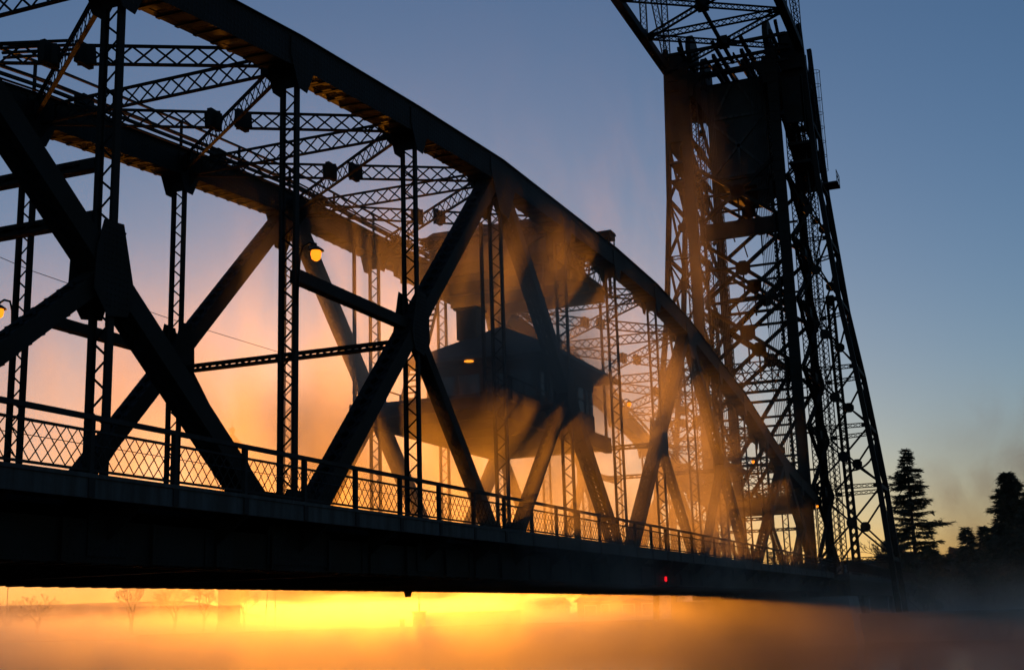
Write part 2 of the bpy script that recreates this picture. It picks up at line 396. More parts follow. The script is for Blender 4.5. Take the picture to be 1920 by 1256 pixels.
# walkway along the far top chord
wk = MB()
for k in range(K0, K1):
    for y in (W+.05, W-.75):
        wk.beam(top(k, y)+V((0, 0, .58)), top(k+1, y)+V((0, 0, .58)), .08, .1, (0, 1, 0))
wk = wk.build('chord_walkway', 'steel', SP)
for k in range(K0, K1):
    a, b = top(k, W+.1), top(k+1, W+.1)
    for h in (1.75, 1.2):
        MB().beam(a+V((0, 0, h)), b+V((0, 0, h)), .075, .075, (0, 1, 0)).build('handrail', 'rail', wk)
    for h, y in ((.72, -.2), (.84, -.32), (.72, -.5), (.95, -.6)):
        MB().tube([a+V((0, y, h)), b+V((0, y, h))], .035, 6).build('conduit', 'lace', wk)
    for u in (.02, .52):
        q = a.lerp(b, u); MB().beam(q+V((0, 0, .4)), q+V((0, 0, 1.77)), .08, .08, (0, 1, 0)).build('handrail_post', 'rail', wk)
    q = a.lerp(b, .3); MB().box(q.x-.25, q.x+.25, q.y-.35, q.y+.05, q.z+.5, q.z+1.15).build('junction_box', 'steel', wk)
# bent pipe bundle rising beside the far chord
for i in range(4):
    o_ = i*.16
    MB().tube([V((5.0, W-.9-o_*.4, 16.5-o_)), V((6.4, W-.9-o_*.4, 17.15-o_)), V((7.2, W-1.6-o_*.4, 17.4-o_))], .05, 6).build('conduit', 'lace', wk)
# small cabinet on near chord
cb = MB().box(36.05, 36.95, -.3, .25, 17.92, 18.16).prism([(36.0, 0, 18.16), (37.0, 0, 18.16), (36.9, 0, 18.28), (36.1, 0, 18.28)], (0, .7, 0)).build('beacon_cabinet', 'steel', SP)
for x in (36.1, 36.9):
    for y in (-.25, .2): MB().box(x-.03, x+.03, y-.03, y+.03, 17.4, 17.93).build('cabinet_leg', 'steel', cb)

# machinery room between the top chords
mr = MB().box(30.5, 38.6, .9, W-.9, 15.85, 16.12).box(32.2, 37.4, 1.5, W-1.5, 16.12, 17.6).build('machinery_room', 'wood', SP)
MB().prism([(34.8, 1.1, 17.62), (34.8, W-1.1, 17.62), (34.8, W-1.9, 18.0), (34.8, 1.9, 18.0)], (6, 0, 0)).build('machinery_roof', 'roof', mr)
for y in (.75, W-.75):
    lattice_girder('machinery_girder', SP, (30.2, y, 16.25), (38.9, y, 16.25), depth=1.15, wid=.3, pitch=.8, bw=.08)
for x in (30.4, 33.5, 36, 38.5):
    MB().box(x-.13, x+.13, .9, W-.9, 15.3, 15.84).build('machinery_beam', 'steel', SP)
for x in (33.6, 36.0):
    MB().lathe([(.1, -.5), (.85, -.5), (.95, -.45), (.95, .45), (.85, .5), (.1, .5)], (x, W/2, 16.9), 20).build('cable_drum', 'steel', mr)
# stairway in far truss under the chord walkway
st = MB()
for s in (-.35, .35):
    st.beam((29.9, W-1.3+s, 9.3), (33.2, W-1.3+s, 15.6), .05, .2, (0, 1, 0))
st = st.build('stairway', 'steel', SP)
for i in range(20):
    u = (i+.5)/20; x = 29.9+3.3*u; z = 9.3+6.3*u
    MB().box(x-.13, x+.13, W-1.62, W-.98, z-.02, z+.02).build('stair_tread', 'steel', st)

# ------------------------------------------------------------------ control house on the span
ch = empty('control_house', (35, W/2, 8.1)); ch['world_space'] = 1
tag(ch, 'dark hip-roofed control house hung in the middle of the truss span above the roadway', 'house')
cx0, cx1, cy0, cy1, cz = 30.6, 38.2, 1.6, W-2.2, 8.1
MB().box(23.4, 39.2, 1.1, 1.4, 7.75, 8.5).build('platform_girder', 'steel', ch)
MB().box(23.4, 39.2, W-2.3, W-2.0, 7.75, 8.5).build('platform_girder', 'steel', ch)
MB().box(23.4, 39.2, 1.41, W-2.31, 8.3, 8.45).build('platform', 'deck', ch)
for i in range(7):
    x = 23.6+i*2.55; MB().box(x-.1, x+.1, 1.41, W-2.31, 7.9, 8.29).build('platform_beam', 'steel', ch)
wl = MB(); t_ = .12
wl.box(cx0, cx1, cy0, cy0+t_, 8.46, 9.5).box(cx0, cx1, cy1-t_, cy1, 8.46, 9.5).box(cx0, cx0+t_, cy0+t_, cy1-t_, 8.46, 9.5).box(cx1-t_, cx1, cy0+t_, cy1-t_, 8.46, 9.5)
wl.box(cx0, cx1, cy0, cy0+t_, 10.7, 11.2).box(cx0, cx1, cy1-t_, cy1, 10.7, 11.2).box(cx0, cx0+t_, cy0+t_, cy1-t_, 10.7, 11.2).box(cx1-t_, cx1, cy0+t_, cy1-t_, 10.7, 11.2)
wl.box(cx0+3.2, cx0+3.4, cy0+.2, cy1-.2, 8.5, 11.15)
wl.build('wall', 'wood', ch)
for y, s in ((cy0+t_/2, -1), (cy1-t_/2, 1)):
    for i in range(6):
        xa = cx0+i*(cx1-cx0)/6
        f = MB().box(xa, xa+.22, y-.06, y+.06, 9.5, 10.7).box(xa+.22, xa+(cx1-cx0)/6, y-.04, y+.04, 10.06, 10.12).build('window', 'wood', ch)
        MB().box(xa+.22, xa+(cx1-cx0)/6, y-.006, y+.006, 9.5, 10.05).box(xa+.22, xa+(cx1-cx0)/6, y-.006, y+.006, 10.13, 10.7).build('pane', 'glass', f)
for x in (cx0+t_/2, cx1-t_/2):
    for i in range(4):
        ya = cy0+t_+i*(cy1-cy0-2*t_)/4
        f = MB().box(x-.06, x+.06, ya, ya+.2, 9.5, 10.7).build('window', 'wood', ch)
        MB().box(x-.006, x+.006, ya+.2, ya+(cy1-cy0-2*t_)/4, 9.5, 10.7).build('pane', 'glass', f)
ex0, ex1, ey0, ey1, ez, rz = 29.6, 39.2, .5, W-1.2, 11.2, 13.3
ym = (ey0+ey1)/2
rf = MB(); rf.add([(ex0, ey0, ez), (ex1, ey0, ez), (ex1, ey1, ez), (ex0, ey1, ez), (ex0, ey0, ez+.18), (ex1, ey0, ez+.18), (ex1, ey1, ez+.18), (ex0, ey1, ez+.18), (ex0+3.2, ym, rz), (ex1-3.2, ym, rz)],
       [(3, 2, 1, 0), (0, 1, 5, 4), (1, 2, 6, 5), (2, 3, 7, 6), (3, 0, 4, 7), (4, 5, 9, 8), (6, 7, 8, 9), (5, 6, 9), (7, 4, 8)])
rf = rf.build('roof', 'roof', ch)
MB().box(31.6, 32.6, 5.0, 6.0, 12.6, 14.0).box(31.5, 32.7, 4.9, 6.1, 14.0, 14.1).build('vent_box', 'steel', rf)
MB().lathe([(.03, 0), (.2, -.03), (.22, -.07), (.16, -.08), (.02, -.08)], (29.75, 4.6, 11.18), 14).build('eave_lamp', 'house_lamp', ch)
for y in (1.2, W-2.15):          # platform railing
    r = MB().beam((23.4, y, 9.5), (30.5, y, 9.5), .05, .05, (0, 1, 0)).beam((23.4, y, 9.0), (30.5, y, 9.0), .04, .04, (0, 1, 0)).build('platform_railing', 'rail', ch)
    for i in range(6): MB().box(23.5+i*1.38-.03, 23.5+i*1.38+.03, y-.03, y+.03, 8.5, 9.5).build('rail_post', 'rail', r)
for x in (23.6, 30.5, 38.9):   # hangers to the top chords
    for y in (1.25, W-2.15):
        MB().beam((x, y, 8.4), (x, y, 15.35), .12, .12, (1, 0, 0)).build('hanger', 'steel', ch)

# ------------------------------------------------------------------ lift tower
tw = empty('lift_tower', (101, W/2, -1.1)); tw['world_space'] = 1
tag(tw, 'tall dark steel lattice lift tower with flared legs at the truss span end', 'tower')
TX0, TX1 = 95.2, 107.5
YN, YF = .45, W+.05
def col(x, y, z0, z1, w=.95, mode='X'):
    c = member('column', tw, (x, y, z0), (x, y, z1), (0, 1, 0), w, w*.8, t=.07, fl=.24, pitch=1.0, bw=.12, mode=mode, batten=1.2, solid=True)
    return c
for y, s in ((YN, 1), (YF, -1)):
    c = col(TX0, y, .8, 53.2)
    # horizontal battens up the column and the toothed guide rack beside it
    b = MB()
    for i in range(52): b.box(TX0-.42, TX0-.40, y-.44, y+.44, 1.5+i, 1.95+i)
    b.build('batten', 'steel', c, 'stuff')
    g = MB(); yr = y+s*.95; g.box(TX0+.2, TX0+.5, yr-.10, yr+.10, 3, 40)
    for i in range(92): g.box(TX0+.22, TX0+.48, yr+s*.10-.07, yr+s*.10+.07, 3.1+i*.4, 3.3+i*.4)
    g.build('guide_rack', 'steel', tw)
    lattice_girder('guide_column', tw, (TX0+.9, y+s*.6, 2), (TX0+.9, y+s*.6, 52), depth=.7, wid=.6, pitch=.7, bw=.08, side=(0, 1, 0))
    col(TX1, y, -.9, 53, .8)
    lattice_girder('guide_column', tw, (TX1-1.2, y+s*.5, 2), (TX1-1.2, y+s*.5, 52), depth=.6, wid=.5, pitch=.6, bw=.08, side=(0, 1, 0))
# outer battered legs
def outer(z):
    pts = [(-1.1, 6.45), (3.7, 6.2), (10.7, 5.75), (20.4, 4.75), (28, 3.7), (40, 2.75), (54, 2.2)]
    for (a, u), (b, w) in zip(pts, pts[1:]):
        if z <= b: return u+(w-u)*(z-a)/(b-a)
    return 2.2
LEV = [-1.1, 4.0, 10.5, 16, 21.5, 28, 34, 40, 46, 56]
OX = (97.2, 103.6)
for s, yb in ((-1, 0), (1, W)):
    for xi, x in enumerate(OX):
        for a, b in zip(LEV, LEV[1:]):
            wv = .46
            member('leg', tw, (x, yb+s*outer(a), a), (x, yb+s*outer(b), b+.02), (0, 1, 0), wv, .5, t=.05, fl=.12, solid=True)
    for a, b in zip(LEV[1:], LEV[2:]):      # bracing from leg to column, in two planes
        for x, cx_ in ((OX[0], OX[0]), (OX[1], OX[1]+1.6)):
            ya, yb2 = yb+s*outer(a), yb+s*outer(b); yi = yb+s*.9 if x == OX[1] else yb+s*.2
            if b <= 41:
                lattice_girder('tower_strut', tw, (cx_, yi, a), (x, ya, a), depth=.36, wid=.3, pitch=.5, bw=.05)
                zc = (a+b)/2; pc = V(((x+cx_)/2, (yi+(ya+yb2)/2)/2, zc))
                for e, z in ((ya, a), (yb2, b)):
                    MB().beam((x, e, z+(.3 if z == a else -.3)), pc, .16, .16, (1, 0, 0)).build('tower_brace', 'steel', tw)
                    MB().beam((cx_, yi, z+(.3 if z == a else -.3)), pc, .16, .16, (1, 0, 0)).build('tower_brace', 'steel', tw)
                MB().prism([pc+V((0, .5*math.cos(t), .5*math.sin(t))) for t in [math.pi/4*i+.39 for i in range(8)]], (.2, 0, 0)).build('tower_gusset', 'gusset', tw)
    # side face between legs and columns
    for a, b in zip(LEV[1:], LEV[2:]):
        lattice_girder('tower_strut', tw, (TX0, yb+s*.2, a), (TX1, yb+s*.2, a), depth=.5, wid=.35, pitch=.6, bw=.06)
        for (p, q) in (((TX0, yb+s*.2, a), (TX1, yb+s*.2, b)), ((TX0, yb+s*.25, b), (TX1, yb+s*.25, a))):
            lattice_girder('tower_brace', tw, p, q, depth=.34, wid=.28, pitch=.5, bw=.05)
        MB().box(101, 102.4, yb+s*.2-.25, yb+s*.2+.25, a-.45, a+.45).build('tower_gusset', 'gusset', tw)
        MB().beam((OX[0], yb+s*outer(a), a), (OX[1], yb+s*outer(a), a), .3, .35, (0, 1, 0)).build('tower_strut', 'steel', tw)
        for (p, q) in (((OX[0], yb+s*outer(a), a), (OX[1], yb+s*outer(b), b)), ((OX[0], yb+s*(outer(b)-.04), b), (OX[1], yb+s*(outer(a)-.04), a))):
            lattice_girder('tower_brace', tw, p, q, depth=.3, wid=.2, pitch=.42, bw=.05)
    # intermediate posts between leg and column
    lattice_girder('tower_post', tw, (OX[0]+1.6, yb+s*1.5, 2), (OX[0]+1.6, yb+s*1.3, 46), depth=.7, wid=.5, pitch=.6, bw=.07, side=(0, 1, 0))
    member('tower_post', tw, (108.4, yb+s*1.9, -.9), (108.4, yb+s*1.5, 31), (0, 1, 0), .8, .7, t=.06, fl=.16, pitch=.8, bw=.1, mode='X', batten=1)
    lattice_girder('tower_post', tw, (105.6, yb+s*1.1, -.9), (105.6, yb+s*.9, 50), depth=.6, wid=.5, pitch=.55, bw=.07, side=(0, 1, 0))
    # plated shoulders high on the tower
    MB().box(96.2, 96.5, *sorted((yb+s*.2, yb+s*2.2)), 45.6, 50.2).build('shoulder_plate', 'gusset', tw)
    MB().box(96.2, 104, *sorted((yb+s*2.0, yb+s*2.15)), 44.8, 50.4).build('shoulder_plate', 'gusset', tw)
    # curved haunch bracket at the lower strut
    hb = MB(); prev = None
    for i in range(9):
        t = math.pi/2*i/8; q = V((103.9, yb+s*(outer(14)-.3-2.4*(1-math.cos(t))), 15.2-2.6*math.sin(t)))
        if prev: hb.beam(prev, q, .3, .14, (1, 0, 0))
        prev = q
    hb.build('haunch_bracket', 'steel', tw)
# cross bracing between the columns, front and back planes
for x in (TX0+.9, 101.3, TX1):
    y0_, y1_ = YN+.5, YF-.5
    for a, b in ((10.5, 21.6), (22.4, 28.4), (28.8, 34.8), (36.6, 42.4)):
        off = 0 if x < 100 else -.6
        a += off; b += off; zc = (a+b)/2; pc = V((x, (y0_+y1_)/2, zc))
        for yy, zz in ((y0_, a), (y1_, a), (y0_, b), (y1_, b)):
            e = V((x, yy, zz)); MB().beam(e, pc, .24, .36, (1, 0, 0)).build('tower_brace', 'steel', tw)
        MB().prism([pc+V((0,   .75*math.cos(t), .75*math.sin(t))) for t in [math.pi/4*i+.39 for i in range(8)]], (.24, 0, 0)).build('tower_gusset', 'gusset', tw)
        MB().beam(pc, (x, (y0_+y1_)/2, a), .14, .14, (1, 0, 0)).build('tower_brace', 'steel', tw)
        if b-a < 8:
            for s in (-1, 1):
                ee = V((x, (y0_+y1_)/2+s*1.6, a)); MB().beam(pc.lerp(V((x, (y0_+y1_)/2+s*(y1_-y0_)/2, a)), .5), ee, .12, .12, (1, 0, 0)).build('tower_brace', 'steel', tw)
    for z in (28.6,):
        MB().beam((x, y0_, z), (x, y1_, z), .26, .22, (0, 0, 1)).build('tower_strut', 'steel', tw)
    lattice_girder('tower_strut', tw, (x, y0_, 22.1), (x, y1_, 22.1), depth=.95, wid=.5, pitch=.8, bw=.1)
    MB().beam((x, y0_, 20.6), (x, y1_, 20.6), .26, .22, (0, 0, 1)).build('tower_strut', 'steel', tw)
    for z in (13.5, 17.2, 31.8, 39.3): MB().beam((x, y0_, z-x*.02+2), (x, y1_, z-x*.02+2), .2, .2, (0, 0, 1)).build('tower_strut', 'steel', tw)
    lattice_girder('tower_strut', tw, (x, y0_, 10.2), (x, y1_, 10.2), depth=.9, wid=.5, pitch=.8, bw=.1)
MB().box(TX0+.6, TX0+1.1, YN+.5, YF-.5, 34.9, 36.5).build('portal_girder', 'gusset', tw)
MB().box(TX0-.1, TX0+.1, YN+.5, YF-.5, 8.2, 9.9).build('portal_girder', 'gusset', tw)
# stair flights with handrails between columns
sf = MB()
for x in (99.0, 99.9): sf.beam((x, YF-1.2, 25.5), (x, YN+1.0, 31.2), .06, .32, (1, 0, 0))
sf = sf.build('stair_flight', 'steel', tw)
for i in range(26):
    u = (i+.5)/26; y = YF-1.2+(YN-YF+2.2)*u; z = 25.5+5.7*u; MB().box(99.03, 99.87, y-.13, y+.13, z-.02, z+.03).build('stair_tread', 'steel', sf)
for x in (99.0, 99.9):
    for h in (.55, 1.05): MB().beam((x, YF-1.2, 25.5+h), (x, YN+1.0, 31.2+h), .05, .05, (1, 0, 0)).build('handrail', 'rail', sf)
    for i in range(8):
        u = i/7; y = YF-1.2+(YN-YF+2.2)*u; z = 25.5+5.7*u; MB().box(x-.025, x+.025, y-.025, y+.025, z, z+1.06).build('handrail_post', 'rail', sf)
# platforms and sheave deck at the top
for z, d_ in ((51.9, .5), (53.1, .4), (54.6, .35)):
    for y in (YN-.2, W/2-1.4, W/2+1.4, YF+.2): MB().box(TX0-.5, TX1+.4, y-.16, y+.16, z, z+d_).build('sheave_beam', 'steel', tw)
    for x in (TX0, 98.5, 102, 105, TX1): MB().box(x-.14, x+.14, YN-1.6, YF+1.6, z-.3, z-.01).build('sheave_beam', 'steel', tw)
for y in (YN+.5, YF-.5):
    for x in (97.6, 103.6):
        sv = MB(); n_ = 24
        for rr, ww in ((1.9, .5), (.4, .7)):
            sv.prism([V((x+rr*math.cos(2*math.pi*i/n_), y, 55.2+rr*math.sin(2*math.pi*i/n_))) for i in range(n_)], (0, ww, 0))
        sv.build('sheave', 'steel', tw)
# sloping knee members beside the counterweight
for y, s in ((YN, 1), (YF, -1)):
    MB().box(TX0-.3, TX1, *sorted((y-.3, y+s*.9)), 49.6, 52.4).build('sheave_girder', 'gusset', tw)
    MB().prism([(TX0-.1, y+s*.5, 50), (TX0-.1, y+s*2.2, 52), (TX0-.1, y+s*.5, 52)], (.3, 0, 0)).build('knee_bracket', 'gusset', tw)
for s, yb in ((-1, 0), (1, W)):
    for x in (98.6, 100.6, 105.6):
        lattice_girder('tower_post', tw, (x, yb+s*1.2, 38), (x, yb+s*1.1, 53), depth=.7, wid=.4, pitch=.6, bw=.07, side=(0, 1, 0))
    for z in (41.5, 43.4, 51.2):
        MB().box(96.4, 106, *sorted((yb+s*.3, yb+s*2.3)), z, z+.28).build('tower_landing', 'steel', tw)
    MB().box(96.9, 97.2, *sorted((yb+s*.2, yb+s*2.4)), 50.4, 55.4).build('shoulder_plate', 'gusset', tw)
for y in (2.4, 4.0, 5.2, 6.8):
    MB().beam((TX0-.3, y, 53.2), (TX1, y+.4, 54.9), .14, .3, (0, 1, 0)).build('sheave_beam', 'steel', tw)
# caged ladder and long ladder on the near side
def ladder(name, x, y, z0, z1, dy=0, cage=None, rung=.33):
    l = MB()
    for s in (-.22, .22): l.beam((x+s, y, z0), (x+s, y+dy, z1), .04, .04, (1, 0, 0))
    l = l.build(name, 'rail', tw); r = MB(); n_ = int((z1-z0)/rung)
    for i in range(n_):
        u = (i+.5)/n_; r.beam((x-.22, y+dy*u, z0+(z1-z0)*u), (x+.22, y+dy*u, z0+(z1-z0)*u), .03, .03, (0, 0, 1))
    r.build('rung', 'rail', l, 'stuff')
    if cage:
        for zc in cage:
            h = MB(); pts = [(x+.42*math.cos(t), y+dy*(zc-z0)/(z1-z0)-.35+.42*math.sin(t)*-1, zc) for t in [math.pi*i/8 for i in range(9)]]
            pts = [(x-.3, y, zc)]+[(x-.45*math.cos(math.pi*i/8), y-.3-.45*math.sin(math.pi*i/8), zc) for i in range(9)]+[(x+.3, y, zc)]
            h.tube(pts, .03, 4); h.build('cage_hoop', 'rail', l)
        for i in (1, 3, 5, 7):
            px, py = x-.45*math.cos(math.pi*i/8), y-.3-.45*math.sin(math.pi*i/8)
            MB().beam((px, py, cage[0]), (px, py, cage[-1]), .03, .03, (1, 0, 0)).build('cage_bar', 'rail', l)
    return l
ladder('caged_ladder', 101.2, -2.6, 40.2, 55, cage=[42+1.5*i for i in range(8)])
ladder('ladder', 101.2, -1.0, 3, 38)
pf = MB().box(100.2, 102.4, -4.2, -2.7, 40.3, 40.45).build('landing', 'deck', tw)
for x in (100.25, 101.3, 102.35): MB().box(x-.03, x+.03, -4.2, -4.14, 40.45, 41.6).build('rail_post', 'rail', pf)
for z in (41.0, 41.55): MB().beam((100.2, -4.17, z), (102.4, -4.17, z), .05, .05, (0, 1, 0)).build('handrail', 'rail', pf)
MB().tube([(98.0, -2.35, 41), (98.0, -2.35, 53)], .22, 10).build('conduit_pipe', 'steel', tw)

# approach span carrying the road on through the tower
ap = empty('approach_span', (120, W/2, 1)); ap['world_space'] = 1
tag(ap, 'road deck with plain railings running on through the tower foot to the bank', 'bridge')
MB().box(96.2, 172, -2.6, W+2.6, 2.3, 2.75).build('deck', 'deck', ap)
for y in (-2.4, 1.5, W-1.5, W+2.4): MB().box(96.2, 172, y-.2, y+.2, .9, 2.29).build('girder', 'steel', ap)
for x in (112, 130, 150): MB().box(x-.5, x+.5, -2.3, W+2.3, -2, .89).build('support', 'concrete', ap)
for y in (-2.5, W+2.5):
    r = MB().beam((96.2, y, 3.95), (172, y, 3.95), .09, .09, (0, 1, 0)).beam((96.2, y, 2.95), (172, y, 2.95), .06, .06, (0, 1, 0)).build('railing', 'rail', ap)
    for i in range(26): MB().box(96.4+i*3-.06, 96.4+i*3+.06, y-.06, y+.06, 2.75, 3.95).build('railing_post', 'rail', r)
    b = MB()
    for i in range(250): b.box(96.6+i*.3, 96.63+i*.3, y-.015, y+.015, 2.95, 3.92)
    b.build('baluster', 'rail', r, 'stuff')

# counterweight
cwt = empty('counterweight', (101, W/2, 40.5)); cwt['world_space'] = 1
tag(cwt, 'huge dark concrete counterweight block hanging high between the lift tower columns', 'counterweight')
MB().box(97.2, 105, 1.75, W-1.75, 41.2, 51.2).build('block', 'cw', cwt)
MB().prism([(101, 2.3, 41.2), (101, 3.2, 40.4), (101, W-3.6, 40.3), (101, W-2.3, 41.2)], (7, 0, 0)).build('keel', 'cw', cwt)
fx = 97.12
for p, q in (((2.1, 41.9), (W-2.1, 47.2)), ((2.1, 47.2), (W-2.1, 41.9)), ((W/2, 44.5), (W/2, 41.6)), ((2.6, 48.0), (4.2, 51)), ((W-2.6, 48.0), (W-4.2, 51)), ((2.0, 47.6), (W-2.0, 47.6)), ((2.0, 41.5), (W-2.0, 41.5)), ((2.2, 47.6), (2.2, 51.0)), ((W-2.2, 47.6), (W-2.2, 51.0))):
    MB().beam((fx, *p), (fx, *q), .16, .26, (1, 0, 0)).build('rib', 'fascia', cwt)
# hoisting ropes
for y0_, s, lab in ((YN+1.35, 1, 'bundle of steel hoisting ropes running down beside the ladder side of the lift tower'), (YF-1.35, -1, 'bundle of steel hoisting ropes beside the lift tower column away from the ladder')):
    hr = empty('hoisting_ropes', (96.6, y0_, 9)); hr['world_space'] = 1; tag(hr, lab, 'ropes')
    for i in range(8):
        y = y0_+s*i*.16; MB().tube([(96.7, y, 9.2), (96.7, y, 53)], .03, 5).build('rope', 'cable', hr)

# ------------------------------------------------------------------ overhead fixed span between the towers
ov = empty('overhead_span', (70, W/2, 53.3)); ov['world_space'] = 1
tag(ov, 'high fixed lattice truss span joining the lift tower top overhead', 'bridge')
ya, yb = -2.1, W+2.1
for y in (ya, yb):
    for i in range(6):
        x = 97.4-i*8.6
        member('bottom_chord', ov, (x, y, 53.6), (x-8.6, y, 53.6), (0, 1, 0), .75, .8, t=.06, fl=.2, pitch=.7, bw=.1, mode='X', batten=1)
        member('top_chord', ov, (x, y, 66), (x-8.6, y, 66), (0, 1, 0), .6, .6, t=.06, fl=.16, pitch=.7, bw=.1, mode='X', batten=1)
        lattice_girder('post', ov, (x, y, 54), (x, y, 65.7), depth=.6, wid=.5, pitch=.6, side=(0, 1, 0))
        s = 1 if i % 2 else 0
        lattice_girder('diagonal', ov, (x-8.6*s, y, 54), (x-8.6*(1-s), y, 65.7), depth=.55, wid=.5, pitch=.6, side=(0, 1, 0))
for i in range(7):
    x = 97.4-i*8.6
    lattice_girder('transverse_strut', ov, (x, ya, 53.7), (x, yb, 53.7), depth=.6, wid=.4, pitch=.7, bw=.08)
    if i < 6:
        a, b, c, d = V((x, ya+.3, 53.75)), V((x-8.6, yb-.3, 53.75)), V((x, yb-.3, 53.75)), V((x-8.6, ya+.3, 53.75))
        lattice_girder('lateral_brace', ov, a, b, depth=.5, wid=.35, pitch=.6, bw=.07)
        lattice_girder('lateral_brace', ov, c, c.lerp(d, .48), depth=.5, wid=.35, pitch=.6, bw=.07)
        lattice_girder('lateral_brace', ov, c.lerp(d, .52), d, depth=.5, wid=.35, pitch=.6, bw=.07)
        MB().box(x-4.3-.6, x-4.3+.6, W/2-.5, W/2+.5, 53.3, 54.2).build('splice_plate', 'gusset', ov)
        MB().beam((x, W/2, 53.4), (x-8.6, W/2, 53.4), .3, .3, (0, 1, 0)).build('stringer', 'steel', ov)

# ------------------------------------------------------------------ lamps on the trusses
def lamp(x, y, z, s, lab):
    e = empty('street_lamp', (x, y, z)); tag(e, lab, 'lamp'); e.scale = (1 if x < 20 else .72,)*3
    pts = [(0, s*.02, -1.5), (0, s*.1, -.2), (0, s*.2, .10), (0, s*.42, .17), (0, s*.6, .1), (0, s*.6, 0)]
    MB().tube(pts, .035, 8).build('arm', 'lamp_metal', e, smooth=True)
    MB().lathe([(.02, .04), (.08, .03), (.21, -.07), (.22, -.09), (.04, -.085)], (0, s*.6, 0), 18).build('shade', 'lamp_metal', e, smooth=True)
    MB().lathe([(.13, -.085), (.145, -.18), (.115, -.31), (.05, -.36), (.01, -.37)], (0, s*.6, 0), 18).build('globe', 'lamp_glass', e, smooth=True)
lamp(P, -.24, 9.75, -1, 'lit amber lantern on a curved arm, on the full-height post beside the mid-height strut')
lamp(5*P, -.21, 9.85, -1, 'small lit amber lantern on the truss post beside the control house')
lamp(9*P, -.21, 10.0, -1, 'small lit amber lantern on a truss post between control house and tower')
lamp(TX0, YN-.47, 8.9, -1, 'tiny lit amber lantern on the tower column low above the roadway')
lamp(P, W+.24, 9.45, 1, 'lit amber lantern on the opposite truss beyond the heavy riveted gusset node')
o = MB().lathe([(.03, 0), (.06, -.02), (.065, -.22), (.03, -.25)], (42.2, -.48, 1.72), 12).build('navigation_light', 'red'); tag(o, 'tiny red navigation light glowing on the side of the bottom chord', 'light')
o = MB().hexa([(32.55, W, 1.02), (32.75, W, 1.02), (32.75, W+.2, 1.02), (32.55, W+.2, 1.02), (32.5, W-.05, 1.32), (32.8, W-.05, 1.32), (32.8, W+.25, 1.32), (32.5, W+.25, 1.32)]).build('signal_box', 'steel'); tag(o, 'small dark box hanging under the bridge beside the mast', 'box')
o = MB().tube([(9.8-4, W+2, 11.6), (9.8, W+2, 11.3), (17, W+2, 11.2), (26, W+2, 11.3)], .012, 4).build('wire', 'cable'); tag(o, 'thin slack wire stretched beyond the opposite truss', 'wire')

# ------------------------------------------------------------------ lighthouse
lh = empty('lighthouse', (120, 78.6, -1.1)); tag(lh, 'slender pale lighthouse tower with a domed lantern beyond the railing', 'lighthouse')
MB().lathe([(1.9, 0), (1.45, 1.5), (1.3, 20), (1.25, 22.2)], k=24).build('tower', 'tower_white', lh, smooth=True)
MB().lathe([(1.25, 22.2), (1.75, 22.4), (1.75, 22.55), (.2, 22.56)], k=24).build('gallery', 'lamp_metal', lh)
for i in range(10):
    a = 2*math.pi*i/10; MB().beam((1.2*math.cos(a), 1.2*math.sin(a), 22.56), (1.2*math.cos(a), 1.2*math.sin(a), 24.3), .1, .1, (1, 0, 0)).build('glazing_bar', 'lamp_metal', lh)
MB().lathe([(1.12, 22.58), (1.12, 24.3)], k=20).build('pane', 'white', lh)
d = MB().lathe([(1.45, 24.3), (1.2, 24.75), (.6, 25.35), (.3, 25.7), (.22, 25.9), (.36, 26.05), (.42, 26.3), (.34, 26.55), (.1, 26.7), (.03, 26.8), (.02, 27.8)], k=20).build('dome', 'lamp_metal', lh, smooth=True)

# ------------------------------------------------------------------ far shore: poles, buildings, trees
def pole(name, x, y, h, lab, cat='pole', lean=0, arm=None, box=None):
    e = empty(name, (x, y, -1.2)); tag(e, lab, cat)
    MB().tube([(0, 0, 0), (0, lean*.5, h*.5), (0, lean, h)], [.11, .09, .06], 8).build('shaft', 'lamp_metal', e)
    if arm:
        MB().tube([(0, lean, h-.3), (0, lean-.4, h+.25), (0, lean-1.3, h+.4), (0, lean-2.0, h+.35)], .05, 6).build('arm', 'lamp_metal', e)
        MB().box(-.15, .15, lean-2.7, lean-1.9, h+.25, h+.42).build('lamp_head', 'lamp_metal', e)
    if box:
        MB().box(-.5, .5, -.5, .5, 0, box).build('cabinet', 'steel', e); MB().box(-.6, .6, -.6, .6, box, box+.12).build('cap', 'steel', e)
    return e
pole('street_lamp', 150, 143.5, 8.6, 'unlit street lamp with a long arm among bare trees on the far shore', 'lamp', arm=1)
pole('utility_pole', 150, 92.6, 7.5, 'thin leaning pole in the mist beside a straight one', lean=-.6)
pole('utility_pole', 150, 90.7, 8.5, 'thin straight pole in the mist beside a leaning one')
pole('signal_mast', 100.5, 41.9, 4.6, 'mast standing on a square cabinet on the canal edge in glowing mist', 'mast', box=1.9)
o = MB().lathe([(.28, 0), (.25, 1.0), (.32, 1.02), (.3, 1.2), (.05, 1.25)], (100.5, 43.9, -1.15), 12).build('mooring_bollard', 'steel'); tag(o, 'short mooring post on the canal edge beside the cabinet mast', 'bollard')
o = MB().box(120, 120.5, 38.5, 51.2, -1.3, .55).box(119.9, 120.6, 38.4, 51.3, .55, .7).build('low_wall', 'concrete'); tag(o, 'low concrete wall in the orange mist beyond the cabinet mast', 'wall')

